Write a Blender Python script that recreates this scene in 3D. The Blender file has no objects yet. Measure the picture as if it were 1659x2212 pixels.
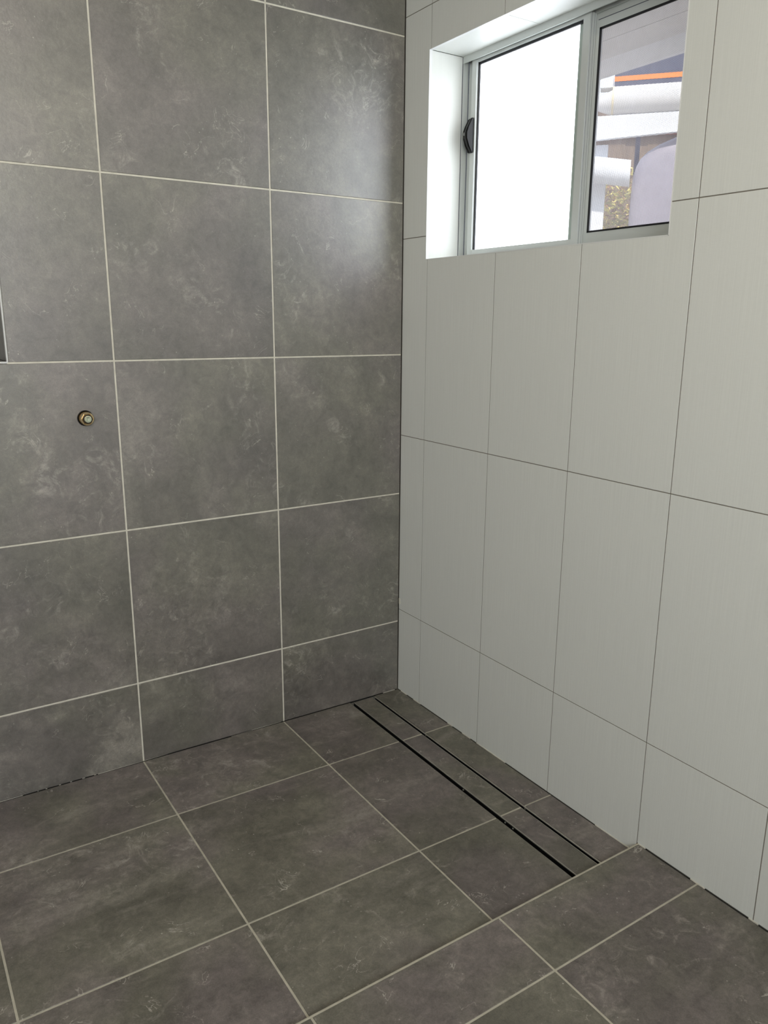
import bpy, bmesh, math, random
from mathutils import Vector, Matrix
random.seed(4)
S = bpy.context.scene
COL = S.collection

# ------------------------------------------------------------ camera
R = ((0.83680254, -0.54746174, 0.00686682),      # image right
     (-0.12509045, -0.20338264, -0.97107563),    # image down
     (0.53302335, 0.81173958, -0.23867334))      # view direction
cd = bpy.data.cameras.new('camera')
cam = bpy.data.objects.new('camera', cd)
COL.objects.link(cam)
M = Matrix.Identity(4)
for i in range(3):
    M[i][0] = R[0][i]; M[i][1] = -R[1][i]; M[i][2] = -R[2][i]
M[0][3], M[1][3], M[2][3] = -1.42745, -2.07759, 1.25833
cam.matrix_world = M
cd.sensor_fit = 'HORIZONTAL'; cd.sensor_width = 36.0
cd.lens = 1688.78 / 1659 * 36.0
cd.clip_start = 0.02
S.camera = cam

# ------------------------------------------------------------ light
SKY = 3.3; SUN = 8.0; REAR_FILL = 27.2; PANE_GLOW = 1.5; CEILING_FILL = 8.0; EXPO = 0.0
w = bpy.data.worlds.new('daylight'); S.world = w; w.use_nodes = True
nt = w.node_tree; nt.nodes.clear()
wo = nt.nodes.new('ShaderNodeOutputWorld'); bg = nt.nodes.new('ShaderNodeBackground')
tc = nt.nodes.new('ShaderNodeTexCoord'); sx = nt.nodes.new('ShaderNodeSeparateXYZ')
rp = nt.nodes.new('ShaderNodeValToRGB')
nt.links.new(tc.outputs['Generated'], sx.inputs[0]); nt.links.new(sx.outputs['Z'], rp.inputs[0])
rp.color_ramp.elements[0].position = 0.0; rp.color_ramp.elements[0].color = (1.0, 0.97, 0.93, 1)
rp.color_ramp.elements[1].position = 0.7; rp.color_ramp.elements[1].color = (0.60, 0.76, 1.0, 1)
e = rp.color_ramp.elements.new(0.2); e.color = (0.86, 0.92, 1.0, 1)
nt.links.new(rp.outputs[0], bg.inputs[0]); bg.inputs[1].default_value = SKY
nt.links.new(bg.outputs[0], wo.inputs[0])
sl = bpy.data.lights.new('sun', 'SUN'); sl.energy = SUN; sl.angle = math.radians(1.0); sl.color = (1, 0.95, 0.86)
so = bpy.data.objects.new('sun', sl); COL.objects.link(so)
so.rotation_euler = Vector((0.55, 0.62, -1.0)).to_track_quat('-Z', 'Y').to_euler()
al = bpy.data.lights.new('unseen_rear_fill', 'AREA'); al.shape = 'RECTANGLE'; al.size = 1.2; al.size_y = 0.9
al.energy = REAR_FILL; al.color = (0.975, 0.995, 1.0)
ao = bpy.data.objects.new('unseen_rear_fill', al); COL.objects.link(ao)
ao.location = (-1.90, -3.36, 1.75); ao.rotation_euler = (math.radians(90), 0, 0)   # unseen fill added behind the camera, shines along +y into the room
cl = bpy.data.lights.new('added_ceiling_fill', 'AREA'); cl.shape = 'DISK'; cl.size = 0.33; cl.energy = CEILING_FILL; cl.color = (1.0, 0.86, 0.68)
co = bpy.data.objects.new('added_ceiling_fill', cl); COL.objects.link(co); co.location = (-1.15, -1.75, 2.475)   # unseen round fill light, added under the ceiling for warm light
S.view_settings.view_transform = 'Standard'; S.view_settings.look = 'None'
S.view_settings.exposure = EXPO; S.view_settings.gamma = 1; S.view_settings.use_curve_mapping = False
S.cycles.use_denoising = True
S.cycles.max_bounces = 12; S.cycles.diffuse_bounces = 6; S.cycles.transparent_max_bounces = 16
S.cycles.sample_clamp_indirect = 6.0

# ------------------------------------------------------------ materials
def lin(c):
    return tuple(((v / 255) / 12.92 if v / 255 <= 0.04045 else ((v / 255 + 0.055) / 1.055) ** 2.4) for v in c) + (1,)
def newmat(name):
    m = bpy.data.materials.new(name); m.use_nodes = True
    n = m.node_tree.nodes; b = n['Principled BSDF']
    return m, m.node_tree, b
def simple(name, rgb, rough=0.5, metal=0.0, noise=0.06, scale=40, bump=0.0, stretch=(1, 1, 1)):
    m, t, b = newmat(name)
    N = t.nodes.new; L = t.links.new
    c = N('ShaderNodeTexCoord'); mp = N('ShaderNodeMapping'); mp.inputs['Scale'].default_value = stretch
    nz = N('ShaderNodeTexNoise'); nz.inputs['Scale'].default_value = scale; nz.inputs['Detail'].default_value = 4
    L(c.outputs['Object'], mp.inputs[0]); L(mp.outputs[0], nz.inputs['Vector'])
    r = N('ShaderNodeValToRGB'); base = lin(rgb)
    r.color_ramp.elements[0].position = 0.3; r.color_ramp.elements[1].position = 0.7
    r.color_ramp.elements[0].color = tuple(v * (1 - noise) for v in base[:3]) + (1,)
    r.color_ramp.elements[1].color = tuple(min(1, v * (1 + noise)) for v in base[:3]) + (1,)
    L(nz.outputs['Fac'], r.inputs[0]); L(r.outputs[0], b.inputs['Base Color'])
    b.inputs['Roughness'].default_value = rough; b.inputs['Metallic'].default_value = metal
    if bump:
        bp = N('ShaderNodeBump'); bp.inputs['Strength'].default_value = bump; bp.inputs['Distance'].default_value = 0.002
        L(nz.outputs['Fac'], bp.inputs['Height']); L(bp.outputs[0], b.inputs['Normal'])
    return m

def stone(name, rough=0.40, gain=1.0, ior=1.5, con=1.0):
    """grey stone-look porcelain: warm/olive clouds, pale wisps, specks and hairline veins"""
    m, t, b = newmat(name)
    N = t.nodes.new; L = t.links.new
    def math_(op, a, bb=None, clamp=False):
        n = N('ShaderNodeMath'); n.operation = op; n.use_clamp = clamp
        for k, v in enumerate((a, bb)):
            if v is None: continue
            if isinstance(v, (int, float)): n.inputs[k].default_value = v
            else: L(v, n.inputs[k])
        return n.outputs[0]
    def ramp(fac, p0, p1, c0=(0, 0, 0, 1), c1=(1, 1, 1, 1)):
        r = N('ShaderNodeValToRGB'); r.color_ramp.elements[0].position = p0; r.color_ramp.elements[1].position = p1
        r.color_ramp.elements[0].color = c0; r.color_ramp.elements[1].color = c1; L(fac, r.inputs[0]); return r.outputs[0]
    def noise(vec, sc, det=5, rgh=0.55, dist=0.0):
        n = N('ShaderNodeTexNoise'); n.inputs['Scale'].default_value = sc; n.inputs['Detail'].default_value = det
        n.inputs['Roughness'].default_value = rgh; n.inputs['Distortion'].default_value = dist; L(vec, n.inputs['Vector']); return n.outputs['Fac']
    def mix(fac, a, bb, bt='MIX'):
        n = N('ShaderNodeMix'); n.data_type = 'RGBA'; n.blend_type = bt
        if isinstance(fac, (int, float)): n.inputs[0].default_value = fac
        else: L(fac, n.inputs[0])
        for k, v in ((6, a), (7, bb)):
            if isinstance(v, tuple): n.inputs[k].default_value = v
            else: L(v, n.inputs[k])
        return n.outputs[2]
    c = N('ShaderNodeTexCoord'); oi = N('ShaderNodeObjectInfo')
    cmb = N('ShaderNodeCombineXYZ')
    L(math_('MULTIPLY', oi.outputs['Random'], 37.0), cmb.inputs[0]); L(math_('MULTIPLY', oi.outputs['Random'], 91.0), cmb.inputs[1]); L(math_('MULTIPLY', oi.outputs['Random'], 53.0), cmb.inputs[2])
    va = N('ShaderNodeVectorMath'); va.operation = 'ADD'; L(c.outputs['Object'], va.inputs[0]); L(cmb.outputs[0], va.inputs[1])
    v = va.outputs[0]
    cloud = noise(v, 4.5, 6, 0.6, 0.6)
    hue = noise(v, 3.1, 3, 0.5, 0.3)
    g = lambda c3: tuple(q * gain for q in lin(c3)[:3]) + (1,)
    tone = mix(ramp(hue, 0.42, 0.60), g((112, 109, 98)), g((115, 108, 104)))
    val = ramp(cloud, 0.30, 0.72, (1 - .26 * con,) * 3 + (1,), (1 + .34 * con,) * 3 + (1,))
    col = mix(1.0, tone, val, 'MULTIPLY')
    tv = math_('ADD', math_('MULTIPLY', oi.outputs['Random'], 0.14), 0.93)
    cv = N('ShaderNodeCombineXYZ'); [L(tv, cv.inputs[k]) for k in range(3)]
    col = mix(1.0, col, cv.outputs[0], 'MULTIPLY')
    # broad pale diagonal streaks
    mpp = N('ShaderNodeMapping'); mpp.inputs['Rotation'].default_value = (.5, .7, .8); mpp.inputs['Scale'].default_value = (2.2, 9, 2.2); L(v, mpp.inputs[0])
    stk = ramp(noise(mpp.outputs[0], 1.0, 6, 0.65, 0.7), 0.55, 0.74)
    col = mix(math_('MULTIPLY', stk, 0.38), col, g((172 + 30 * (con > 1), 166 + 30 * (con > 1), 156 + 28 * (con > 1))))
    # pale wisps, gathered in patches
    patch = ramp(noise(v, 3.6, 3, 0.5, 0.8), 0.50, 0.70)
    wisp = ramp(noise(v, 17, 8, 0.72, 1.6), 0.52, 0.74)
    col = mix(math_('MULTIPLY', math_('MULTIPLY', patch, wisp), 0.85), col, g((186 + 40 * (con > 1), 180 + 40 * (con > 1), 170 + 40 * (con > 1))))
    # hairline veins: narrow band of a distorted noise
    vn = noise(v, 9, 4, 0.6, 1.2)
    band = math_('SUBTRACT', 1.0, math_('MULTIPLY', math_('ABSOLUTE', math_('SUBTRACT', vn, 0.5)), 130.0), True)
    vm = ramp(noise(v, 13, 2, 0.5), 0.57, 0.66)
    col = mix(math_('MULTIPLY', math_('MULTIPLY', band, vm), 0.8), col, g((196, 190, 180)))
    # curls and specks
    vo = N('ShaderNodeTexVoronoi'); vo.inputs['Scale'].default_value = 62; L(v, vo.inputs['Vector'])
    sp = ramp(vo.outputs['Distance'], 0.06, 0.13, (1, 1, 1, 1), (0, 0, 0, 1))
    spm = ramp(noise(v, 15, 3), 0.52, 0.66)
    col = mix(math_('MULTIPLY', math_('MULTIPLY', sp, spm), 0.85), col, g((190, 186, 176)))
    vd = N('ShaderNodeTexVoronoi'); vd.inputs['Scale'].default_value = 41; L(v, vd.inputs['Vector'])
    dk = ramp(vd.outputs['Distance'], 0.05, 0.10, (1, 1, 1, 1), (0, 0, 0, 1))
    col = mix(math_('MULTIPLY', math_('MULTIPLY', dk, ramp(noise(v, 11, 3), 0.56, 0.68)), 0.35), col, g((70, 66, 60)))
    mott = noise(v, 34, 8, 0.7, 0.5)
    col = mix(1.0, col, ramp(mott, 0.30, 0.72, (1 - .26 * con,) * 3 + (1,), (1 + .32 * con,) * 3 + (1,)), 'MULTIPLY')
    # fine grain
    fine = noise(v, 420, 2, 0.6); fine2 = noise(v, 120, 4, 0.65)
    col = mix(1.0, col, ramp(fine, 0.30, 0.70, (1 - .14 * con,) * 3 + (1,), (1 + .14 * con,) * 3 + (1,)), 'MULTIPLY')
    col = mix(1.0, col, ramp(fine2, 0.30, 0.70, (1 - .12 * con,) * 3 + (1,), (1 + .12 * con,) * 3 + (1,)), 'MULTIPLY')
    b.inputs['IOR'].default_value = ior
    L(col, b.inputs['Base Color'])
    L(math_('ADD', math_('MULTIPLY', fine2, 0.16), rough - 0.08), b.inputs['Roughness'])
    bp = N('ShaderNodeBump'); bp.inputs['Strength'].default_value = 0.45; bp.inputs['Distance'].default_value = 0.0007
    L(fine2, bp.inputs['Height']); L(bp.outputs[0], b.inputs['Normal'])
    return m

def linen(name):
    """white wall tile with a fine vertical linen streak"""
    m, t, b = newmat(name)
    N = t.nodes.new; L = t.links.new
    c = N('ShaderNodeTexCoord')
    mp = N('ShaderNodeMapping'); mp.inputs['Scale'].default_value = (420, 420, 5); L(c.outputs['Object'], mp.inputs[0])
    n1 = N('ShaderNodeTexNoise'); n1.inputs['Scale'].default_value = 1.0; n1.inputs['Detail'].default_value = 3; L(mp.outputs[0], n1.inputs['Vector'])
    mp2 = N('ShaderNodeMapping'); mp2.inputs['Scale'].default_value = (60, 60, 500); L(c.outputs['Object'], mp2.inputs[0])
    n2 = N('ShaderNodeTexNoise'); n2.inputs['Scale'].default_value = 1.0; n2.inputs['Detail'].default_value = 2; L(mp2.outputs[0], n2.inputs['Vector'])
    ad = N('ShaderNodeMath'); ad.operation = 'MULTIPLY_ADD'; ad.inputs[1].default_value = 0.35; L(n2.outputs['Fac'], ad.inputs[0]); L(n1.outputs['Fac'], ad.inputs[2])
    r = N('ShaderNodeValToRGB'); r.color_ramp.elements[0].position = 0.45; r.color_ramp.elements[1].position = 0.95
    r.color_ramp.elements[0].color = lin((222, 225, 221)); r.color_ramp.elements[1].color = lin((228, 231, 227))
    L(ad.outputs[0], r.inputs[0]); L(r.outputs[0], b.inputs['Base Color'])
    b.inputs['Roughness'].default_value = 0.30
    bp = N('ShaderNodeBump'); bp.inputs['Strength'].default_value = 0.04; bp.inputs['Distance'].default_value = 0.0003
    L(ad.outputs[0], bp.inputs['Height']); L(bp.outputs[0], b.inputs['Normal'])
    return m

STONE = stone('grey_stone_porcelain', 0.47, ior=2.6, gain=.76, con=1.4)
FSTONE = stone('grey_stone_porcelain_floor', 0.46, gain=.92)
LINEN = linen('white_linen_tile')
GROUT = simple('pale_grout', (222, 219, 206), 0.85, noise=0.08, scale=60, bump=0.2)
FGROUT = simple('floor_grout', (186, 181, 165), 0.85, noise=0.12, scale=45, bump=0.2)
WGROUT = simple('grey_grout', (122, 117, 108), 0.85, noise=0.05)
SCREED = simple('dark_adhesive', (52, 50, 47), 0.95, noise=0.2)
PLASTER = simple('white_plaster', (214, 212, 206), 0.8, noise=0.02)
TRIMM = simple('white_tile_trim', (232, 234, 234), 0.28, noise=0.01)
ALU = simple('pearl_grey_aluminium', (206, 211, 209), 0.33, metal=0.1, noise=0.02, scale=6, stretch=(1, 1, .2))
ALUSHADE = simple('track_shade', (22, 24, 26), 0.7, noise=0.1)
RUB = simple('black_gasket', (16, 15, 22), 0.45, noise=0.1)
PILE = simple('brush_pile', (92, 96, 108), 0.9, noise=0.15, scale=300)
STEEL = simple('stainless_steel', (196, 194, 184), 0.42, metal=.75, noise=0.05, scale=80)
DARK = simple('drain_slot_shade', (12, 12, 12), 0.5, noise=0.3)  # near-black colour stands for the shade in the drain slots
BRASS = simple('tarnished_brass', (186, 152, 96), 0.3, metal=1.0, noise=0.15, scale=160)
BRASSL = simple('pale_brass', (214, 196, 160), 0.25, metal=1.0, noise=0.1, scale=160)
ORING = simple('black_rubber_ring', (14, 13, 13), 0.4, noise=0.1)
SPIND = simple('pale_green_plastic', (196, 204, 180), 0.35, noise=0.05)
BLKPL = simple('gloss_black_plastic', (9, 9, 10), 0.26, noise=0.05); BLKPL.node_tree.nodes['Principled BSDF'].inputs['Specular IOR Level'].default_value = 0.25
BRICKW = simple('rendered_outer_wall', (200, 198, 192), 0.8)

def frosted():
    m = bpy.data.materials.new('frosted_glass'); m.use_nodes = True
    t = m.node_tree; t.nodes.clear(); N = t.nodes.new; L = t.links.new
    o = N('ShaderNodeOutputMaterial'); tr = N('ShaderNodeBsdfTranslucent'); gl = N('ShaderNodeBsdfGlossy'); df = N('ShaderNodeBsdfDiffuse')
    rf = N('ShaderNodeBsdfRefraction'); rf.inputs['Roughness'].default_value = 0.55; rf.inputs['IOR'].default_value = 1.02
    c = N('ShaderNodeTexCoord'); nz = N('ShaderNodeTexNoise'); nz.inputs['Scale'].default_value = 7; nz.inputs['Detail'].default_value = 4; nz.inputs['Distortion'].default_value = .6
    L(c.outputs['Object'], nz.inputs['Vector'])
    r = N('ShaderNodeValToRGB'); r.color_ramp.elements[0].position = .35; r.color_ramp.elements[1].position = .6
    r.color_ramp.elements[0].color = (.86, .90, .94, 1); r.color_ramp.elements[1].color = (.96, .96, .985, 1)
    L(nz.outputs['Fac'], r.inputs[0]); L(r.outputs[0], tr.inputs[0]); rf.inputs[0].default_value = (.93, .96, .96, 1)
    gl.inputs['Roughness'].default_value = .25; df.inputs[0].default_value = (.8, .82, .82, 1)
    m1 = N('ShaderNodeMixShader'); m1.inputs[0].default_value = .35; L(tr.outputs[0], m1.inputs[1]); L(rf.outputs[0], m1.inputs[2])
    m2 = N('ShaderNodeMixShader'); m2.inputs[0].default_value = .05; L(m1.outputs[0], m2.inputs[1]); L(df.outputs[0], m2.inputs[2])
    fr = N('ShaderNodeFresnel'); fr.inputs[0].default_value = 1.3
    m3 = N('ShaderNodeMixShader'); L(fr.outputs[0], m3.inputs[0]); L(m2.outputs[0], m3.inputs[1]); L(gl.outputs[0], m3.inputs[2])
    # added emission stands in for daylight coming through the pane
    em = N('ShaderNodeEmission'); em.inputs[0].default_value = (.91, .945, 1.0, 1); em.inputs[1].default_value = PANE_GLOW
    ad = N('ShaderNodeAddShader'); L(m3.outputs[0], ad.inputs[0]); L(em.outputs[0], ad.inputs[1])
    L(ad.outputs[0], o.inputs[0])
    return m
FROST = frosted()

# ------------------------------------------------------------ helpers
def link(name, me, mat=None, parent=None, kind=None, label=None, loc=(0, 0, 0)):
    o = bpy.data.objects.new(name, me); COL.objects.link(o); o.location = loc
    if mat is not None and me is not None and not me.materials: me.materials.append(mat)
    if parent is not None: o.parent = parent
    if kind: o['kind'] = kind
    if label: o['label'] = label
    return o
def tag(o, label, cat, group=None):
    o['label'] = label; o['category'] = cat
    if group: o['group'] = group
def bm_box(bm, x0, x1, y0, y1, z0, z1):
    v = [bm.verts.new(p) for p in ((x0, y0, z0), (x1, y0, z0), (x1, y1, z0), (x0, y1, z0), (x0, y0, z1), (x1, y0, z1), (x1, y1, z1), (x0, y1, z1))]
    for f in ((0, 3, 2, 1), (4, 5, 6, 7), (0, 1, 5, 4), (1, 2, 6, 5), (2, 3, 7, 6), (3, 0, 4, 7)):
        bm.faces.new([v[i] for i in f])
def finish(bm, name, smooth=False):
    bmesh.ops.recalc_face_normals(bm, faces=bm.faces[:])
    me = bpy.data.meshes.new(name); bm.to_mesh(me); bm.free()
    if smooth:
        for p in me.polygons: p.use_smooth = True
    return me
def boxes(name, bl, mat, parent=None, kind=None, label=None, bevel=0.0):
    """boxes given as x0,x1,y0,y1,z0,z1 in ONE mesh, origin at their centre"""
    cx = [(min(b[i] for b in bl) + max(b[i + 1] for b in bl)) / 2 for i in (0, 2, 4)]
    bm = bmesh.new()
    for b in bl: bm_box(bm, b[0] - cx[0], b[1] - cx[0], b[2] - cx[1], b[3] - cx[1], b[4] - cx[2], b[5] - cx[2])
    if bevel: bmesh.ops.bevel(bm, geom=bm.edges[:], offset=bevel, segments=2, affect='EDGES')
    o = link(name, finish(bm, name), mat, parent, kind, label, cx)
    if parent is not None: o.location = Vector(cx) - Vector(wloc(parent))
    return o
def wloc(o):
    l = Vector(o.location)
    while o.parent is not None:
        o = o.parent; l += Vector(o.location)
    return l
def empty(name, loc):
    o = bpy.data.objects.new(name, None); COL.objects.link(o); o.location = loc; o.empty_display_size = 0.05
    return o
def lathe(name, prof, axis_to, mat, parent, loc, seg=40, label=None, caps=True):
    """prof: list of (r, h); h runs along axis_to ('-y','x','z')"""
    bm = bmesh.new(); rings = []
    for r, h in prof:
        ring = []
        for k in range(seg):
            a = 2 * math.pi * k / seg
            u, v = r * math.cos(a), r * math.sin(a)
            ring.append(bm.verts.new({'-y': (u, -h, v), 'x': (h, u, v), 'z': (u, v, h)}[axis_to]))
        rings.append(ring)
    for a, b in zip(rings, rings[1:]):
        for k in range(seg): bm.faces.new((a[k], a[(k + 1) % seg], b[(k + 1) % seg], b[k]))
    if caps: bm.faces.new(rings[0]); bm.faces.new(rings[-1])
    me = finish(bm, name)
    o = link(name, me, mat, parent, None, label, Vector(loc) - Vector(wloc(parent)) if parent is not None else loc)
    if seg > 8:
        for p in me.polygons: p.use_smooth = len(p.vertices) == 4
        try: me.set_sharp_from_angle(angle=math.radians(40))
        except Exception: pass
    return o

MAP = {'back': lambda a, b, d: (a, d, b), 'right': lambda a, b, d: (d, a, b), 'floor': lambda a, b, d: (a, b, -d),
       'revL': lambda a, b, d: (a, d, b), 'soff': lambda a, b, d: (a, b, d)}
def inset(poly, c):
    n = len(poly); ar = sum(poly[i][0] * poly[(i + 1) % n][1] - poly[(i + 1) % n][0] * poly[i][1] for i in range(n))
    s = 1 if ar > 0 else -1; out = []
    for i in range(n):
        p0, p1, p2 = (Vector(poly[(i + k) % n]) for k in (-1, 0, 1))
        e1 = (p1 - p0).normalized(); e2 = (p2 - p1).normalized()
        n1 = Vector((-e1.y, e1.x)) * s; n2 = Vector((-e2.y, e2.x)) * s
        k = (n1 + n2); k = k * (c / max(0.2, k.dot(n1)))
        out.append((p1.x + k.x, p1.y + k.y))
    return out
def tile_poly(plane, poly, parent, mat, d0=0.0, th=0.008, ch=0.0009, name='tile', zf=None, hole=None, label=None):
    cx = sum(p[0] for p in poly) / len(poly); cy = sum(p[1] for p in poly) / len(poly)
    f = MAP[plane]; C = Vector(f(cx, cy, d0))
    if zf: C.z = zf(cx, cy)
    bm = bmesh.new()
    def V(p, d):
        q = Vector(f(p[0], p[1], d0 + d))
        if zf: q.z = zf(p[0], p[1]) - d
        return bm.verts.new(q - C)
    pi = inset(poly, ch)
    A = [V(p, 0) for p in pi]; B = [V(p, ch) for p in poly]; D = [V(p, th) for p in poly]; n = len(poly)
    if hole:
        hx, hy, hr = hole; seg = 40
        H = [V((hx + hr * math.cos(2 * math.pi * k / seg), hy + hr * math.sin(2 * math.pi * k / seg)), 0) for k in range(seg)]
        H2 = [V((hx + hr * math.cos(2 * math.pi * k / seg), hy + hr * math.sin(2 * math.pi * k / seg)), th) for k in range(seg)]
        es = [bm.edges.new((L_[k], L_[(k + 1) % len(L_)])) for L_ in (A, H) for k in range(len(L_))]
        bmesh.ops.triangle_fill(bm, use_beauty=True, edges=es)
        for k in range(seg): bm.faces.new((H[k], H[(k + 1) % seg], H2[(k + 1) % seg], H2[k]))
    else:
        bm.faces.new(A)
    for k in range(n):
        m_ = (k + 1) % n
        bm.faces.new((A[k], A[m_], B[m_], B[k])); bm.faces.new((B[k], B[m_], D[m_], D[k]))
    if not hole: bm.faces.new(D)
    me = finish(bm, name)
    o = link(name, me, mat, parent, None, label, C - Vector(wloc(parent)))
    return o
def rect(a0, a1, b0, b1): return [(a0, b0), (a1, b0), (a1, b1), (a0, b1)]
def cut(r, h):
    """rectangle r minus rectangle h, both (a0,a1,b0,b1); corner, side and no overlap"""
    a0, a1, b0, b1 = r; A0, A1, B0, B1 = h
    if A1 <= a0 or A0 >= a1 or B1 <= b0 or B0 >= b1: return rect(*r)
    la, ra, lb, rb = A0 <= a0, A1 >= a1, B0 <= b0, B1 >= b1
    if la and ra and lb and rb: return None
    if la and ra: return rect(a0, a1, B1, b1) if lb else rect(a0, a1, b0, B0)
    if lb and rb: return rect(A1, a1, b0, b1) if la else rect(a0, A0, b0, b1)
    if la and lb: return [(a0, B1), (A1, B1), (A1, b0), (a1, b0), (a1, b1), (a0, b1)]
    if la and rb: return [(a0, b0), (a1, b0), (a1, b1), (A1, b1), (A1, B0), (a0, B0)]
    if ra and lb: return [(a0, b0), (A0, b0), (A0, B1), (a1, B1), (a1, b1), (a0, b1)]
    if ra and rb: return [(a0, b0), (a1, b0), (a1, B0), (A0, B0), (A0, b1), (a0, b1)]
    return rect(*r)

ZF = lambda x, y: -0.0105 * x + 0.0012 * y          # shower floor falls to the drain
ZO = 0.0272                                          # raised floor outside the shower
YS = -1.0365                                         # the step
XL, YN, ZC = -2.70, -3.30, 2.52                      # far left wall, wall behind the camera, ceiling
G = 0.0022                                           # half a grey joint

# ------------------------------------------------------------ back wall, grey tiles
NX1, NX0, NZ0, NZ1 = -1.1415, -1.60, 1.1550, 1.6011   # niche
wb = boxes('wall_back', [(XL, NX0 - .008, .009, .22, -.05, ZC), (NX1 + .008, 0.0, .009, .22, -.05, ZC),
                         (NX0 - .008, NX1 + .008, .009, .22, -.05, NZ0 - .008), (NX0 - .008, NX1 + .008, .009, .22, NZ1 + .008, ZC),
                         (NX0 - .008, NX1 + .008, .118, .22, NZ0 - .008, NZ1 + .008)], SCREED, kind='structure')
GX = [-0.0028, -0.4418, -0.8915, -1.3424, -1.7924, -2.2424, XL + .001]
GZ = [0.0, 0.2544, 0.7028, 1.1518, 1.6011, 2.0529, ZC - .001]
TAPX, TAPZ = -0.9735, 1.0105
niche = (NX0 - .001, NX1 + .004, NZ0 - .003, NZ1 - .002)
for i in range(6):
    for j in range(6):
        a1 = GX[i] - (G if i else 0); a0 = GX[i + 1] + G
        b0 = GZ[j] + (G if j else 0); b1 = GZ[j + 1] - G
        if j == 0:
            poly = [(a0, ZF(a0, 0) + .0006), (a1, ZF(a1, 0) + .0006), (a1, b1), (a0, b1)]
        else:
            poly = cut((a0, a1, b0, b1), niche)
        if poly is None: continue
        hole = (TAPX, TAPZ, .0200) if (a0 < TAPX < a1 and b0 < TAPZ < b1) else None
        tile_poly('back', poly, wb, STONE, d0=random.uniform(-.0004, .0003), hole=hole)
# grout lines, nearly flush
gl = []
for i in range(1, 6):
    if GX[i] < NX1 and GX[i] > NX0:
        gl += [(GX[i] - G, GX[i] + G, .0011, .0090, ZF(GX[i], 0), NZ0 - .003), (GX[i] - G, GX[i] + G, .0011, .0090, NZ1 + .003, ZC)]
    else: gl.append((GX[i] - G, GX[i] + G, .0011, .0090, ZF(GX[i], 0), ZC))
for j in range(1, 6):
    gl.append((XL, -.003, .0013, .0088, GZ[j] - G, GZ[j] + G))
# thin broken grout between the wall and the floor
for a, b_ in ((-.62, -.452), (-.55, -.62), (-1.02, -.82), (-1.30, -1.22)):
    gl.append((min(a, b_), max(a, b_), .0014, .0086, ZF(a, 0) - .002, ZF(a, 0) + .0010))
gl.append((-.06, -.012, .001, .0086, -.002, .0015))
for k in range(7):
    x = -1.03 - .03 * k + random.uniform(-.006, .006); gl.append((x - random.uniform(.002, .008), x, .0006, .0086, ZF(x, 0) - .001, ZF(x, 0) + .0009))
boxes('grout', gl, GROUT, wb, kind='stuff')
# niche lining
tile_poly('right', rect(.001, .108, NZ0, NZ1), wb, STONE, d0=NX1, name='tile')
tile_poly('right', rect(.001, .108, NZ0, NZ1), wb, STONE, d0=NX0 - .008, name='tile')
tile_poly('back', rect(NX0, NX1, NZ0, NZ1), wb, STONE, d0=.109, name='tile')
tile_poly('floor', rect(NX0, NX1, .001, .108), wb, STONE, d0=-NZ0, name='tile')
tile_poly('floor', rect(NX0, NX1, .001, .108), wb, STONE, d0=-(NZ1 + .008), name='tile')
boxes('niche_trim', [(NX1 - .0005, NX1 + .0022, -.0016, .010, NZ0 - .002, NZ1), (NX0 - .003, NX1 + .002, -.0012, .006, NZ0 - .0032, NZ0 + .0004),
                     (NX0 - .0025, NX0 + .0005, -.0016, .010, NZ0, NZ1)], TRIMM, wb, label='thin pale metal edge trim')
# niche end trim grout blob at the corner
# ------------------------------------------------------------ right wall, white tiles
WY1, WY0, WZ0, WZ1 = -0.1190, -0.9700, 1.4330, 1.9905    # window opening
XO = .215
OP = .0078
wr = boxes('wall_right', [(.009, XO, WY1 + OP, .22, -.05, ZC), (.009, XO, YN, WY0 - OP, -.05, ZC), (.009, XO, WY0 - OP, WY1 + OP, -.05, WZ0 - OP), (.009, XO, WY0 - OP, WY1 + OP, WZ1 + OP, ZC)],
           WGROUT, kind='structure')
g = 0.0011
WYs = [-0.0008, -0.1265, -0.4292, -0.7312, -1.0341, -1.3375, -1.6390, -1.9405, -2.2420, -2.5435, -2.8450, -3.1465, YN + .001]
WZs = [0.0, 0.2978, 0.8964, 1.4979, 2.1014, ZC - .001]
hole = (WY0, WY1, WZ0, WZ1)
for i in range(12):
    for j in range(5):
        a1 = WYs[i] - (g if i else 0); a0 = WYs[i + 1] + g
        b0 = WZs[j] + (g if j else 0); b1 = WZs[j + 1] - g
        if j == 0:
            zb = (lambda y: ZF(0, y) + .0010) if i < 4 else (lambda y: ZO + .0020)
            poly = [(a0, zb(a0)), (a1, zb(a1)), (a1, b1), (a0, b1)]
        else: poly = cut((a0, a1, b0, b1), hole)
        if poly is None: continue
        tile_poly('right', poly, wr, LINEN, d0=random.uniform(-.0001, .0001), ch=.0003)
wg = []
for i in range(1, 12):
    y = WYs[i]
    if WY0 < y < WY1: wg += [(.0008, .0088, y - g, y + g, 0, WZ0 - .001), (.0008, .0088, y - g, y + g, WZ1 + .001, ZC)]
    else: wg.append((.0008, .0088, y - g, y + g, ZO if i > 4 else .002, ZC))
for j in range(1, 5):
    z = WZs[j]
    if WZ0 < z < WZ1: wg += [(.0009, .0086, WY1, -.002, z - g, z + g), (.0009, .0086, YN, WY0, z - g, z + g)]
    else: wg.append((.0009, .0086, YN, -.002, z - g, z + g))
boxes('grout', wg, WGROUT, wr, kind='stuff')
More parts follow.
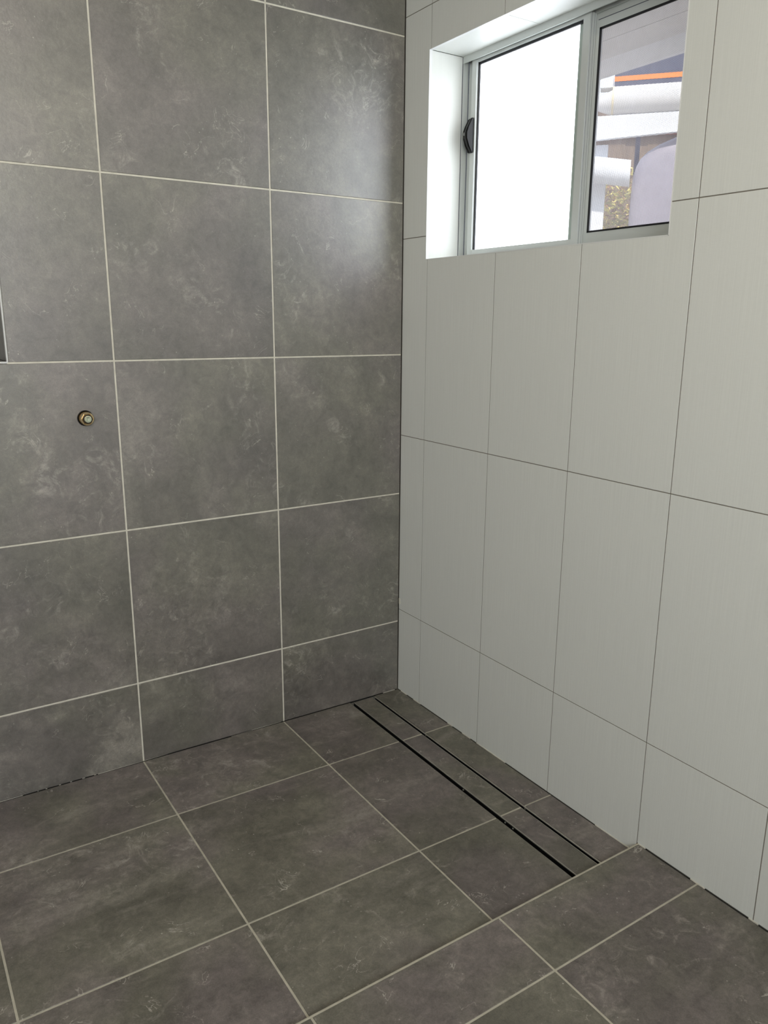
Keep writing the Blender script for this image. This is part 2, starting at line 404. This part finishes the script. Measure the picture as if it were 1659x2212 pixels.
# patchy sealing grout where the wall meets the floor
sg = []
for a, b_ in ((-.02, -.055), (-.095, -.135), (-.285, -.31), (-.36, -.40), (-.43, -.56), (-.905, -1.033)):
    sg.append((-.0012, .004, b_, a, ZF(0, a) - .001, ZF(0, a) + .0022))
for a, b_ in ((-1.0375, -1.060), (-1.185, -1.222), (-1.328, -1.350)):
    sg.append((-.0012, .004, b_, a, ZO - .001, ZO + .0022))
sg.append((-.0016, .003, -.0085, -.0012, .318, .338))
boxes('sealing_grout', sg, GROUT, wr, kind='stuff')
# window reveal lining: left side, soffit in three tiles, sill, right side
RD = .118
def rv(poly_plane, *a, **k): return tile_poly(poly_plane, *a, **k)
tile_poly('revL', rect(.0095, RD, WZ0 + .0005, WZ1 - .0005), wr, LINEN, d0=WY1, th=.007, ch=.0005)
rr = tile_poly('revL', rect(.0095, RD, WZ0 + .0005, WZ1 - .0005), wr, LINEN, d0=WY0 - .007, th=.007, ch=.0005)
for a0, a1 in ((WY0 + .001, -.7322), (-.7302, -.4322), (-.4302, WY1 - .001)):
    tile_poly('soff', rect(.0095, RD, a0, a1), wr, LINEN, d0=WZ1, th=.007, ch=.0005)
    tile_poly('floor', rect(.0095, RD, a0, a1), wr, LINEN, d0=-WZ0, th=.007, ch=.0005)
boxes('reveal_trim', [(-.0006, .0093, WY1 - .0008, WY1 + .0006, WZ0 - .001, WZ1 + .0006), (-.0006, .0093, WY0 - .0006, WY0 + .0012, WZ0 - .001, WZ1 + .006),
                      (-.0006, .0093, WY0, WY1, WZ1 - .0008, WZ1 + .0006), (-.0006, .0093, WY0, WY1, WZ0 - .0010, WZ0 + .0006)], TRIMM, wr, label='glossy white edge strip of the window recess')
# other walls and the ceiling (out of view)
boxes('wall_left', [(XL - .1, XL, YN, .22, -.05, ZC)], PLASTER, kind='structure')
boxes('wall_front', [(XL, -2.53, YN - .1, YN, -.05, ZC), (-1.27, XO, YN - .1, YN, -.05, ZC), (-2.53, -1.27, YN - .1, YN, 2.23, ZC), (-2.53, -1.27, YN - .1, YN, -.05, 1.27)], PLASTER, kind='structure')  # opening added for the unseen fill light behind the camera
boxes('ceiling', [(XL - .1, XO, YN - .1, .22, ZC, ZC + .08)], PLASTER, kind='structure')

lm = empty('added_fill_fitting', (-1.15, -1.75, ZC)); tag(lm, 'added round ceiling fill light with white rim above the middle of the room', 'lamp')  # fitting added around the unseen ceiling fill light
lathe('rim', [(.175, -.045), (.190, -.045), (.195, .0), (.176, .0), (.175, -.045)], 'z', TRIMM, lm, (-1.15, -1.75, ZC), caps=False)
# ------------------------------------------------------------ floor
SX0, SX1 = -.1985, -.0940                               # drain opening
fl = boxes('floor', [(XL, SX0 + .0004, YS, .009, -.09, -.0110), (SX1 - .0004, .009, YS, .009, -.09, -.0110), (SX0, SX1, YS, .009, -.09, -.058),
                     (XL, .009, YN, YS - .0005, -.09, ZO - .0085)], SCREED, kind='structure')
# screed under the sloping tiles
def slope_mesh(name, x0, x1, y0, y1, off, depth, mat, parent):
    bm = bmesh.new(); vs = []
    for d in (off, off + depth):
        for x, y in ((x0, y0), (x1, y0), (x1, y1), (x0, y1)): vs.append(bm.verts.new((x, y, ZF(x, y) - d)))
    for f in ((0, 1, 2, 3), (4, 7, 6, 5), (0, 4, 5, 1), (1, 5, 6, 2), (2, 6, 7, 3), (3, 7, 4, 0)): bm.faces.new([vs[i] for i in f])
    me = finish(bm, name); o = link(name, me, mat, parent); o.location = -Vector(wloc(parent)); return o
FX = [-.0022, -.0960, -.1965, -.4435, -.8922, -1.3424, -1.7924, -2.2424, XL + .001]
FY = [-.0025, -.2975, -.7470, YS + .0065]
for i in range(8):
    if i == 1: continue                                  # the drain
    for j in range(3):
        a1 = FX[i] - (G if i > 2 else 0); a0 = FX[i + 1] + (G if i >= 2 else 0)
        b1 = FY[j] - (G if j else 0); b0 = FY[j + 1] + (G if j < 2 else 0)
        tile_poly('floor', rect(a0, a1, b0, b1), fl, FSTONE, zf=lambda x, y: ZF(x, y), th=.008)
UX = [-.0022, -.4460, -.8960, -1.3470, -1.7970, -2.2470, XL + .001]
UY = [YS - .0042, -1.2030, -1.6530, -2.1030, -2.5530, -3.0030, YN + .001]
for i in range(6):
    for j in range(6):
        a1 = UX[i] - (G if i else 0); a0 = UX[i + 1] + G
        b1 = UY[j] - (G if j else 0); b0 = UY[j + 1] + G
        tile_poly('floor', rect(a0, a1, b0, b1), fl, FSTONE, zf=lambda x, y: ZO, th=.008)
# floor grout
bm = bmesh.new()
def gstrip(x0, x1, y0, y1, top, zf):
    vs = []
    for d in (top, .012):
        for x, y in ((x0, y0), (x1, y0), (x1, y1), (x0, y1)): vs.append(bm.verts.new((x, y, zf(x, y) - d)))
    for f in ((0, 1, 2, 3), (4, 7, 6, 5), (0, 4, 5, 1), (1, 5, 6, 2), (2, 6, 7, 3), (3, 7, 4, 0)): bm.faces.new([vs[i] for i in f])
for x in FX[3:8]: gstrip(x - G, x + G, YS + .004, -.002, .0009, ZF)
for y in FY[1:3]:
    gstrip(XL, SX0 + .001, y - G, y + G, .0011, ZF); gstrip(SX1 - .002, -.001, y - G, y + G, .0011, ZF)
zo = lambda x, y: ZO
for x in UX[1:6]: gstrip(x - G - .0003, x + G + .0003, YN, YS - .003, .0009, zo)
for y in UY[1:6]: gstrip(XL, -.001, y - G - .0005, y + G + .0005, .0011, zo)
me = finish(bm, 'grout'); gf = link('grout', me, FGROUT, fl, 'stuff'); gf.location = -Vector(wloc(fl))
# the low step between shower and room: bead of grout along the raised edge
stp = boxes('trim_1', [(XL, -.0005, YS - .0034, YS, -.010, ZO - .0002), (XL, -.0005, YS, YS + .0022, -.010, ZO - .0016)], FGROUT, kind='structure')

# ------------------------------------------------------------ linear drain
dr = empty('linear_drain', ((SX0 + SX1) / 2, YS / 2, -.001))
tag(dr, 'long narrow tile-insert shower drain along the foot of the white wall', 'drain')
Y0, Y1 = YS + .0040, -.0015
def dbox(name, bl, mat, parent=dr, label=None, kind=None): return boxes(name, bl, mat, parent, kind, label)
dbox('channel', [(SX0, SX0 + .0009, Y0, Y1, -.05, -.0012), (SX1 - .0009, SX1, Y0, Y1, -.05, -.0008), (SX0, SX1, Y0, Y1, -.052, -.050),
                 (SX0, SX1, Y0, Y0 + .0008, -.05, -.002), (SX0, SX1, Y1 - .0008, Y1, -.05, -.002)], STEEL, label='stainless steel channel edge')
dbox('channel_shade', [(SX0 + .001, SX0 + .0016, Y0 + .001, Y1 - .001, -.049, -.0035), (SX1 - .0016, SX1 - .001, Y0 + .001, Y1 - .001, -.049, -.0050),
                        (SX0 + .001, SX1 - .001, Y0 + .001, Y1 - .001, -.0498, -.0488)], DARK, label='dark sheets coloured as the shade inside the channel')  # dark sheets paint the shade between the steel channel walls
TX0, TX1 = -.1838, -.1105
dbox('tray_shadow_side', [(TX0 - .0004, TX0, Y0 + .003, Y1 - .005, -.017, -.0016), (TX1, TX1 + .0004, Y0 + .003, Y1 - .005, -.017, -.0016)], DARK, label='dark strips coloured as the shade on the tray sides')  # slot shade painted as dark strips on the steel sides
tray = dbox('tray', [(TX0, TX0 + .0019, Y0 + .003, Y1 - .005, -.016, .0010), (TX1 - .0011, TX1, Y0 + .003, Y1 - .005, -.016, -.0002), (TX0, TX1, Y0 + .003, Y1 - .005, -.0172, -.016)],
            STEEL, label='stainless steel tray holding strips of floor tile')
dbox('tile_flange', [(SX1 - .0062, SX1 - .0012, Y0 + .001, Y1 - .002, -.0034, -.0022)], STEEL, label='steel flange beside the slot')
for j in range(3):
    b1 = (FY[j] - G) if j else Y1 - .0055; b0 = (FY[j + 1] + G) if j < 2 else Y0 + .0035
    tile_poly('floor', rect(TX0 + .0021, TX1 - .0013, b0, b1), tray, FSTONE, zf=lambda x, y: ZF(x, y) - .0008, th=.008)
for y in FY[1:3]: dbox('tile_grout', [(TX0 + .0015, TX1 - .0013, y - G, y + G, -.014, .0004)], FGROUT, tray)
for y in (-.1, -.5, -.9):
    dbox('support_foot', [(TX0 + .012, TX0 + .020, y, y + .01, -.0490, -.0173)], STEEL); dbox('support_foot', [(TX1 - .020, TX1 - .012, y, y + .01, -.0490, -.0173)], STEEL)
for y in (-.598, -.770, -.800): dbox('lift_peg', [(TX0 - .0035, TX0, y, y + .003, -.006, -.003)], STEEL)

# ------------------------------------------------------------ brass tap body in the wall
tp = empty('tap_spindle', (TAPX, .006, TAPZ)); tag(tp, 'bare brass tap spindle sticking out of the grey tiled wall', 'tap')
lathe('wall_sleeve', [(.0192, -.003), (.0192, .0035), (.0178, .0035), (.0178, -.003)], '-y', ORING, tp, (TAPX, .004, TAPZ), label='black collar in the hole of the tile')
lathe('brass_body', [(.0150, -.003), (.0165, .004), (.0165, .012), (.0150, .0135), (.0150, .0155), (.0160, .0165), (.0160, .020), (.0142, .022)], '-y', BRASS, tp, (TAPX, .0045, TAPZ))
lathe('brass_flange', [(.0105, .018), (.0164, .0185), (.0171, .0200), (.0171, .0225), (.0160, .0240), (.0130, .0242)], '-y', BRASSL, tp, (TAPX, .0030, TAPZ), label='bright brass front ring')
lathe('hex_nut', [(.0144, .020), (.0144, .0255), (.0134, .0262)], '-y', BRASS, tp, (TAPX, .0020, TAPZ), seg=6)
lathe('rubber_ring', [(.0112, .0245), (.0117, .0275), (.0110, .0300), (.0094, .0302)], '-y', ORING, tp, (TAPX, .0015, TAPZ), label='black rubber ring')
lathe('spindle_seat', [(.0092, .026), (.0090, .0300), (.0085, .0304)], '-y', BRASSL, tp, (TAPX, .0012, TAPZ))
pl = lathe('plastic_spindle', [(.0084, .028), (.0084, .0320), (.0076, .0332)], '-y', SPIND, tp, (TAPX, .0010, TAPZ), label='pale green plastic spindle')
boxes('spindle_tip', [(TAPX - .0035, TAPX + .0035, -.0385, -.0335, TAPZ - .0035, TAPZ + .0035)], SPIND, tp, bevel=.0006)
boxes('slot', [(TAPX - .0045, TAPX + .0030, -.0345, -.0338, TAPZ + .0043, TAPZ + .0051)], ORING, tp)

# ------------------------------------------------------------ window
wn = empty('window_1', (.15, (WY0 + WY1) / 2, WZ0)); wn['kind'] = 'structure'; wn['label'] = 'white sliding window with frosted sash on the left and fly screen on the right'
X1 = .118; XB = .190
def wbx(name, bl, mat, parent=wn, label=None, kind=None, bevel=0): return boxes(name, bl, mat, parent, kind, label, bevel)
# outer frame: head, sill, jambs with two tracks
HZ = 1.9725; SZ = 1.447
wbx('frame_head', [(X1 - .0002, .1215, WY0 - .006, WY1 + .006, HZ, WZ1 + .0066), (X1, XB, WY0, WY1, WZ1 - .004, WZ1), (.1425, .1455, WY0, WY1, HZ + .001, WZ1), (XB - .003, XB, WY0, WY1, HZ, WZ1)], ALU)
wbx('head_track_shade', [(.1217, .1424, WY0, WY1, WZ1 - .0065, WZ1 - .0045)], ALUSHADE, label='dark sheet coloured as the shade inside the head track')  # dark sheet paints the shade inside the aluminium track
wbx('frame_sill', [(X1, .1215, WY0 - .006, WY1 + .006, WZ0 - .006, SZ), (X1, XB, WY0, WY1, WZ0, WZ0 + .004), (.1425, .1455, WY0, WY1, WZ0, SZ - .001), (XB - .003, XB, WY0, WY1, WZ0, SZ)], ALU)
wbx('frame_jamb', [(X1 + .0005, .1370, WY1 - .0055, WY1 + .005, WZ0, WZ1 - .004), (.1370, .1395, WY1 - .034, WY1 - .0015, WZ0, HZ + .002), (.1455, XB, WY1 - .024, WY1 - .0015, WZ0, WZ1 - .004)], ALU)
wbx('jamb_gasket', [(X1 - .0004, X1 + .002, WY1 - .0022, WY1 - .0004, WZ0 + .001, WZ1 - .001)], PILE, label='thin dark seal line in the corner of the recess')
wbx('frame_jamb', [(X1, XB, WY0 + .0005, WY0 + .0055, WZ0, WZ1 - .004), (.1455, XB, WY0, WY0 + .022, WZ0, WZ1 - .004)], ALU)
wbx('frame_bead', [(.1235, .1250, -.1420, -.1395, WZ0 + .01, HZ)], PILE)
# sliding sash (inner track)
sh = empty('sash', (0, 0, 0)); sh.parent = wn; sh.location = Vector((.13, -.37, 1.45)) - Vector(wloc(wn)); sh['label'] = 'sliding sash with frosted glass'
A0, A1 = .1255, .1395
SYL, SYR = -.1530, -.5940
RT, RB = 1.9660, 1.4700
wbx('sash_stile', [(A0, A1, SYL - .0205, SYL, WZ0 + .009, HZ + .006)], ALU, sh, bevel=.0006)
wbx('meeting_stile', [(A0, .1305, SYR, SYR + .0215, WZ0 + .009, HZ + .003), (.1320, .1405, SYR, SYR + .0215, WZ0 + .009, HZ + .003), (.1418, .1462, SYR, SYR + .0215, WZ0 + .009, HZ + .003),
                      (A0 + .0005, .1460, SYR + .0014, SYR + .0205, WZ0 + .009, HZ + .001)], ALU, sh)
wbx('brush_seal', [(.1306, .1319, SYR + .0005, SYR + .0030, WZ0 + .010, HZ + .002), (.1406, .1417, SYR + .0005, SYR + .0030, WZ0 + .010, HZ + .002)], PILE, sh)
wbx('sash_rail', [(A0 + .0008, A1 - .0005, SYR + .0215, SYL - .0205, RT, HZ + .008)], ALU, sh)
wbx('sash_rail', [(A0 + .0008, A1 - .0005, SYR + .0215, SYL - .0205, WZ0 + .009, RB - .008)], ALU, sh)
wbx('gasket', [(A1 - .0075, A1 - .0020, SYR + .0215, SYL - .0205, RT - .0065, RT), (A1 - .0075, A1 - .0020, SYL - .0262, SYL - .0205, RB - .01, RT)], RUB, sh, label='black glazing gasket')
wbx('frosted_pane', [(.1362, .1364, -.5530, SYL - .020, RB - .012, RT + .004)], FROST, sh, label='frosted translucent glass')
wbx('mullion_shade_pane', [(.1362, .1364, SYR + .020, -.5530, RB - .012, RT + .004)], simple('frosted_glass_mullion_shade', (176, 190, 184), .3, noise=.03), sh, label='strip of frosted glass coloured darker as the shade of the mullion behind')  # mullion shade is put into the colour of this strip
# latch: a crescent shaped black pull on the left stile
bm = bmesh.new()
prof = [(-.047, .0), (-.047, .005), (-.030, .017), (-.010, .026), (.006, .0265), (.020, .021), (.043, .008), (.047, .003), (.047, .0)]
ly0, ly1 = -.0165, .0085
lay = []
for yy, sc_, z_s in ((ly0, .90, .97), (ly0 + .004, 1.0, 1.0), (-.006, 1.0, 1.0), (-.003, .78, .96), (.001, .96, .98), (ly1 - .004, .86, .95), (ly1, .62, .86)):
    lay.append([bm.verts.new((-h * sc_, yy, z * z_s)) for z, h in prof])
for a, b_ in zip(lay, lay[1:]):
    for k in range(len(prof)): bm.faces.new((a[k], a[(k + 1) % len(prof)], b_[(k + 1) % len(prof)], b_[k]))
bm.faces.new(lay[0]); bm.faces.new(lay[-1])
lt = link('latch', finish(bm, 'latch'), BLKPL, sh, None, 'glossy black crescent latch')
lt.location = Vector((A0 - .0002, -.1530, 1.7770)) - Vector(wloc(sh))
wbx('latch_mark', [(A0 - .0262, A0 - .0245, -.1660, -.1560, 1.7745, 1.7830)], TRIMM, sh, label='small pale mark on the latch', bevel=.0007)
# fixed mullion behind the meeting stile, outer track
wbx('mullion', [(.1480, .1640, -.6005, -.5450, WZ0 + .004, WZ1 - .004)], ALU)
# fly screen (outer track)
sc = empty('fly_screen', (0, 0, 0)); sc.parent = wn; sc.location = Vector((.152, -.78, 1.45)) - Vector(wloc(wn)); sc['label'] = 'fly screen of fine pale mesh in the right half'
MY0, MY1, MZ0, MZ1 = WY0 + .010, -.6060, 1.4765, 1.9410
wbx('screen_frame', [(.1480, .1600, MY0 - .008, MY1 + .006, MZ1, WZ1 - .0045), (.1480, .1600, MY0 - .008, MY1 + .006, WZ0 + .0045, MZ0), (.1482, .1598, MY1, MY1 + .012, MZ0, MZ1), (.1482, .1598, MY0 - .008, MY0, MZ0, MZ1)], ALU, sc)
wbx('frame_rib', [(.1474, .1480, MY0 - .008, MY1 + .006, MZ1 + .0175, MZ1 + .0190), (.1474, .1480, MY0 - .008, MY1 + .006, WZ0 + .010, WZ0 + .0115)], PILE, sc)
wbx('spline', [(.1472, .1500, MY0, MY1, MZ1 - .0045, MZ1 + .0005), (.1472, .1500, MY0, MY1, MZ0 - .0005, MZ0 + .0038), (.1472, .1500, MY1 - .0048, MY1 + .0004, MZ0, MZ1), (.1472, .1500, MY0, MY0 + .004, MZ0, MZ1)], RUB, sc, label='black spline holding the mesh')
MESH = simple('screen_wire', (170, 170, 182), 0.45, metal=0.2, noise=0.05)
bm = bmesh.new(); pt = .0019; wd = .00026
xm = .1530
y = MY0
while y < MY1:
    bm_box(bm, xm - wd, xm + wd, y - wd, y + wd, MZ0, MZ1); y += pt
z = MZ0
while z < MZ1:
    bm_box(bm, xm + wd, xm + 3 * wd, MY0, MY1, z - wd, z + wd); z += pt
me = finish(bm, 'mesh'); ms = link('mesh', me, MESH, sc, 'stuff'); ms.location = -Vector(wloc(sc))

# ------------------------------------------------------------ outside
OUTW = simple('white_painted_metal', (226, 228, 232), 0.5, noise=0.02)
OUTG = simple('pale_grey_lining', (214, 212, 210), 0.7, noise=0.03, scale=6)
OUTD = simple('dark_blue_sheeting', (66, 70, 92), 0.7, noise=0.12, scale=30)
ORNG = simple('orange_strip', (255, 132, 28), 0.6, noise=0.03)
TANKM = simple('mauve_grey_plastic', (152, 146, 155), 0.45, noise=0.05, scale=5)
GRD = simple('outside_paving', (176, 168, 156), 0.9, noise=0.1, scale=8)
gr = boxes('ground', [(XO + .01, 14, -8, 14, -.12, -.04)], GRD, kind='structure')
# eave of this house above the window
ev = empty('roof_eave', (.62, .3, 2.22)); tag(ev, 'pale eave lining and gutter board seen at the top of the fly screen', 'eave')
for k in range(5):
    x0 = XO + .004 + k * .157
    boxes('lining_board', [(x0, x0 + .153, -1.6, 3.2, 2.196, 2.206)], OUTG, ev)
boxes('fascia', [(1.000, 1.022, -1.6, 3.2, 2.140, 2.260)], OUTW, ev)
boxes('gutter_lip', [(1.022, 1.10, -1.6, 3.2, 2.190, 2.198), (1.092, 1.10, -1.6, 3.2, 2.190, 2.25)], OUTW, ev, bevel=.002)
boxes('roof_sheet', [(XO + .004, 1.10, -1.6, 3.2, 2.262, 2.275)], OUTD, ev)

DV = Vector((.643, -.766, 0)); NV = Vector((.766, .643, 0))        # long direction of the neighbouring structure and its depth
def P(s, z, d=0.0): return Vector((2.0, 1.0, 0)) + DV * s + NV * d + Vector((0, 0, z))
def slab(name, pts, d0, d1, mat, parent=None, label=None):
    """outline given as (s, z), thickness d0..d1"""
    bm = bmesh.new()
    O = P(sum(p[0] for p in pts) / len(pts), sum(p[1] for p in pts) / len(pts), d0)
    a = [bm.verts.new(P(s, z, d0) - O) for s, z in pts]; b_ = [bm.verts.new(P(s, z, d1) - O) for s, z in pts]
    n = len(pts); bm.faces.new(a); bm.faces.new(b_)
    for k in range(n): bm.faces.new((a[k], a[(k + 1) % n], b_[(k + 1) % n], b_[k]))
    return link(name, finish(bm, name), mat, parent, None, label, O - (Vector(wloc(parent)) if parent is not None else Vector()))
def tube_s(name, s0, s1, zc, r0, dc, mat, parent, slope=0.0, r1=None, label=None, seg=40):
    bm = bmesh.new(); rings = []; O = P(s0, zc, dc); r1 = r1 or r0
    for s, r, zz in ((s0, r0, 0), (s1, r1, slope)):
        rings.append([bm.verts.new(P(s, zc + zz + r * math.sin(2 * math.pi * k / seg), dc + r * math.cos(2 * math.pi * k / seg)) - O) for k in range(seg)])
    for k in range(seg): bm.faces.new((rings[0][k], rings[0][(k + 1) % seg], rings[1][(k + 1) % seg], rings[1][k]))
    bm.faces.new(rings[0]); bm.faces.new(rings[1])
    me = finish(bm, name)
    for p in me.polygons: p.use_smooth = len(p.vertices) == 4
    try: me.set_sharp_from_angle(angle=math.radians(40))
    except Exception: pass
    return link(name, me, mat, parent, None, label, O - (Vector(wloc(parent)) if parent is not None else Vector()))
# shade sheet with the orange strip
shd = empty('shade_sheet', P(.8, 2.45, .10)); tag(shd, 'dark blue sheeting with an orange hem seen through the fly screen', 'shade sheet')
slab('sheeting', [(.0, 2.484), (1.7, 2.484), (1.7, 3.05), (.0, 2.75)], .0, .01, OUTD, shd)
slab('hem', [(.0, 2.461), (1.7, 2.461), (1.7, 2.484), (.0, 2.484)], -.002, .012, ORNG, shd, 'bright orange hem')
slab('lower_band', [(.0, 2.439), (1.7, 2.439), (1.7, 2.461), (.0, 2.461)], .0, .01, OUTD, shd)
# roller
ro = empty('roller_tube', P(.8, 2.366, 0)); tag(ro, 'thick pale grey horizontal tube with a ringed end seen through the fly screen', 'tube')
tube_s('tube', .0, 1.7, 2.366, .0700, .0, OUTG, ro)
tube_s('end_ring', -.006, .004, 2.366, .0712, .0, simple('cream_ring', (226, 212, 176), 0.5), ro, label='cream ring at the tube end')
tube_s('end_cap', -.075, -.006, 2.360, .034, .0, OUTG, ro, r1=.060)
# beam and frame

tag(slab('white_beam', [(-.9, 2.238), (-.075, 2.179), (1.7, 2.265), (1.7, 2.2925), (-.9, 2.2925)], -.04, -.006, OUTW), 'flat white beam right under the thick pale tube', 'beam')
tag(slab('square_post', [(-.080, -.04), (-.012, -.04), (-.012, 2.172), (-.080, 2.172)], .055, .10, OUTW), 'white square post left of the shrub, seen through the fly screen', 'post')
tag(slab('slim_post', [(.124, -.04), (.150, -.04), (.150, 2.32), (.124, 2.32)], .40, .43, OUTD), 'dark slim post against the timber fence, just left of the tank top', 'post')
tag(slab('rafter_end', [(-.070, 2.436), (-.006, 2.436), (-.006, 2.484), (-.070, 2.484)], .0, .09, OUTW), 'small white block left of the orange hem', 'rafter')
tag(tube_s('cross_pipe', -.9, .112, 2.160, .0655, -.02, OUTW, None, slope=-.149), 'white sloping pipe between the fence view and the shrub', 'pipe')
# rounded tank
bm = bmesh.new()
outl = [(.122, -.04), (.122, 1.90), (.126, 2.00), (.138, 2.050), (.158, 2.090), (.192, 2.124), (.245, 2.155), (.33, 2.189), (.45, 2.215), (.62, 2.222), (.80, 2.205), (.92, 2.15), (.98, 2.05), (1.0, 1.90), (1.0, -.04)]
O = P(.55, -.04, .0); lay = []
for d, sc_ in ((-.10, .90), (-.13, .97), (-.10, 1.0), (.30, 1.0), (.34, .96), (.34, .9)):
    dd = {0: .0, 1: .012, 2: .04, 3: .30, 4: .33, 5: .345}[len(lay)]
    lay.append([bm.verts.new(P(.561 + (s - .561) * sc_, z if z < 1 else 1.2 + (z - 1.2) * (1 - (1 - sc_) * .5), dd) - O) for s, z in outl])
for a, b_ in zip(lay, lay[1:]):
    for k in range(len(outl)): bm.faces.new((a[k], a[(k + 1) % len(outl)], b_[(k + 1) % len(outl)], b_[k]))
bm.faces.new(lay[0]); bm.faces.new(lay[-1])
tk = link('water_tank', finish(bm, 'water_tank', True), TANKM, None, None, None, O)
tag(tk, 'rounded mauve-grey tank standing lowest right behind the fly screen', 'tank')
# shrub
def foliage(name, cx, cy, z0, z1, rad, n, mats, parent):
    bm = bmesh.new()
    for k in range(n):
        a = random.uniform(0, 2 * math.pi); r = rad * math.sqrt(random.random()); z = random.uniform(z0, z1)
        c = Vector((cx + r * math.cos(a), cy + r * math.sin(a), z)); u = Vector([random.gauss(0, 1) for _ in range(3)]).normalized(); v = u.orthogonal().normalized()
        s = random.uniform(.012, .028); w_ = u.cross(v)
        vs = [bm.verts.new(c - u * s), bm.verts.new(c + v * s * .45 + w_ * s * .1), bm.verts.new(c + u * s), bm.verts.new(c - v * s * .45 + w_ * s * .1)]
        f = bm.faces.new(vs); f.material_index = random.choice((0, 0, 1, 2))
    me = bpy.data.meshes.new(name); bm.to_mesh(me); bm.free()
    for m_ in mats: me.materials.append(m_)
    o = link(name, me, None, parent, 'stuff'); o.location = -Vector(wloc(parent)); return o
LM = [simple('leaf_olive', (168, 158, 84), .6, noise=.2), simple('leaf_yellow', (238, 220, 130), .6, noise=.2), simple('leaf_brown', (150, 112, 78), .6, noise=.2)]
sbp = P(.05, 0, .9)
sb = empty('shrub', (sbp.x, sbp.y, -.04)); tag(sb, 'sunlit yellow-green shrub between the white post and the tank', 'shrub')
foliage('foliage', sbp.x, sbp.y, .9, 2.17, .42, 9000, LM, sb)
bm = bmesh.new()
for k in range(7):
    a = k * .9; bm_box(bm, sbp.x + .1 * math.cos(a) - .01, sbp.x + .1 * math.cos(a) + .01, sbp.y + .1 * math.sin(a) - .01, sbp.y + .1 * math.sin(a) + .01, -.04, 1.6)
o = link('stem', finish(bm, 'stem'), LM[2], sb); o.location = -Vector(wloc(sb))
# timber fence with a red capping far behind
fn = empty('timber_fence', P(.2, -.04, 1.6)); tag(fn, 'brown timber fence with a reddish capping rail behind the shrub', 'fence')
FENM = simple('weathered_timber', (124, 106, 88), .85, noise=.25, scale=14, stretch=(4, 4, .6))
for k in range(24):
    s0 = -1.6 + k * .15
    slab('paling', [(s0, -.04), (s0 + .152, -.04), (s0 + .152, 2.78 + .012 * (k % 2)), (s0, 2.78 + .012 * (k % 2))], 1.6 + .008 * (k % 2), 1.625 + .008 * (k % 2), FENM, fn)
slab('capping_rail', [(-1.6, 2.60), (2.0, 2.45), (2.0, 2.49), (-1.6, 2.64)], 1.55, 1.60, simple('red_rail', (176, 92, 70), .7, noise=.1), fn, 'reddish capping rail')
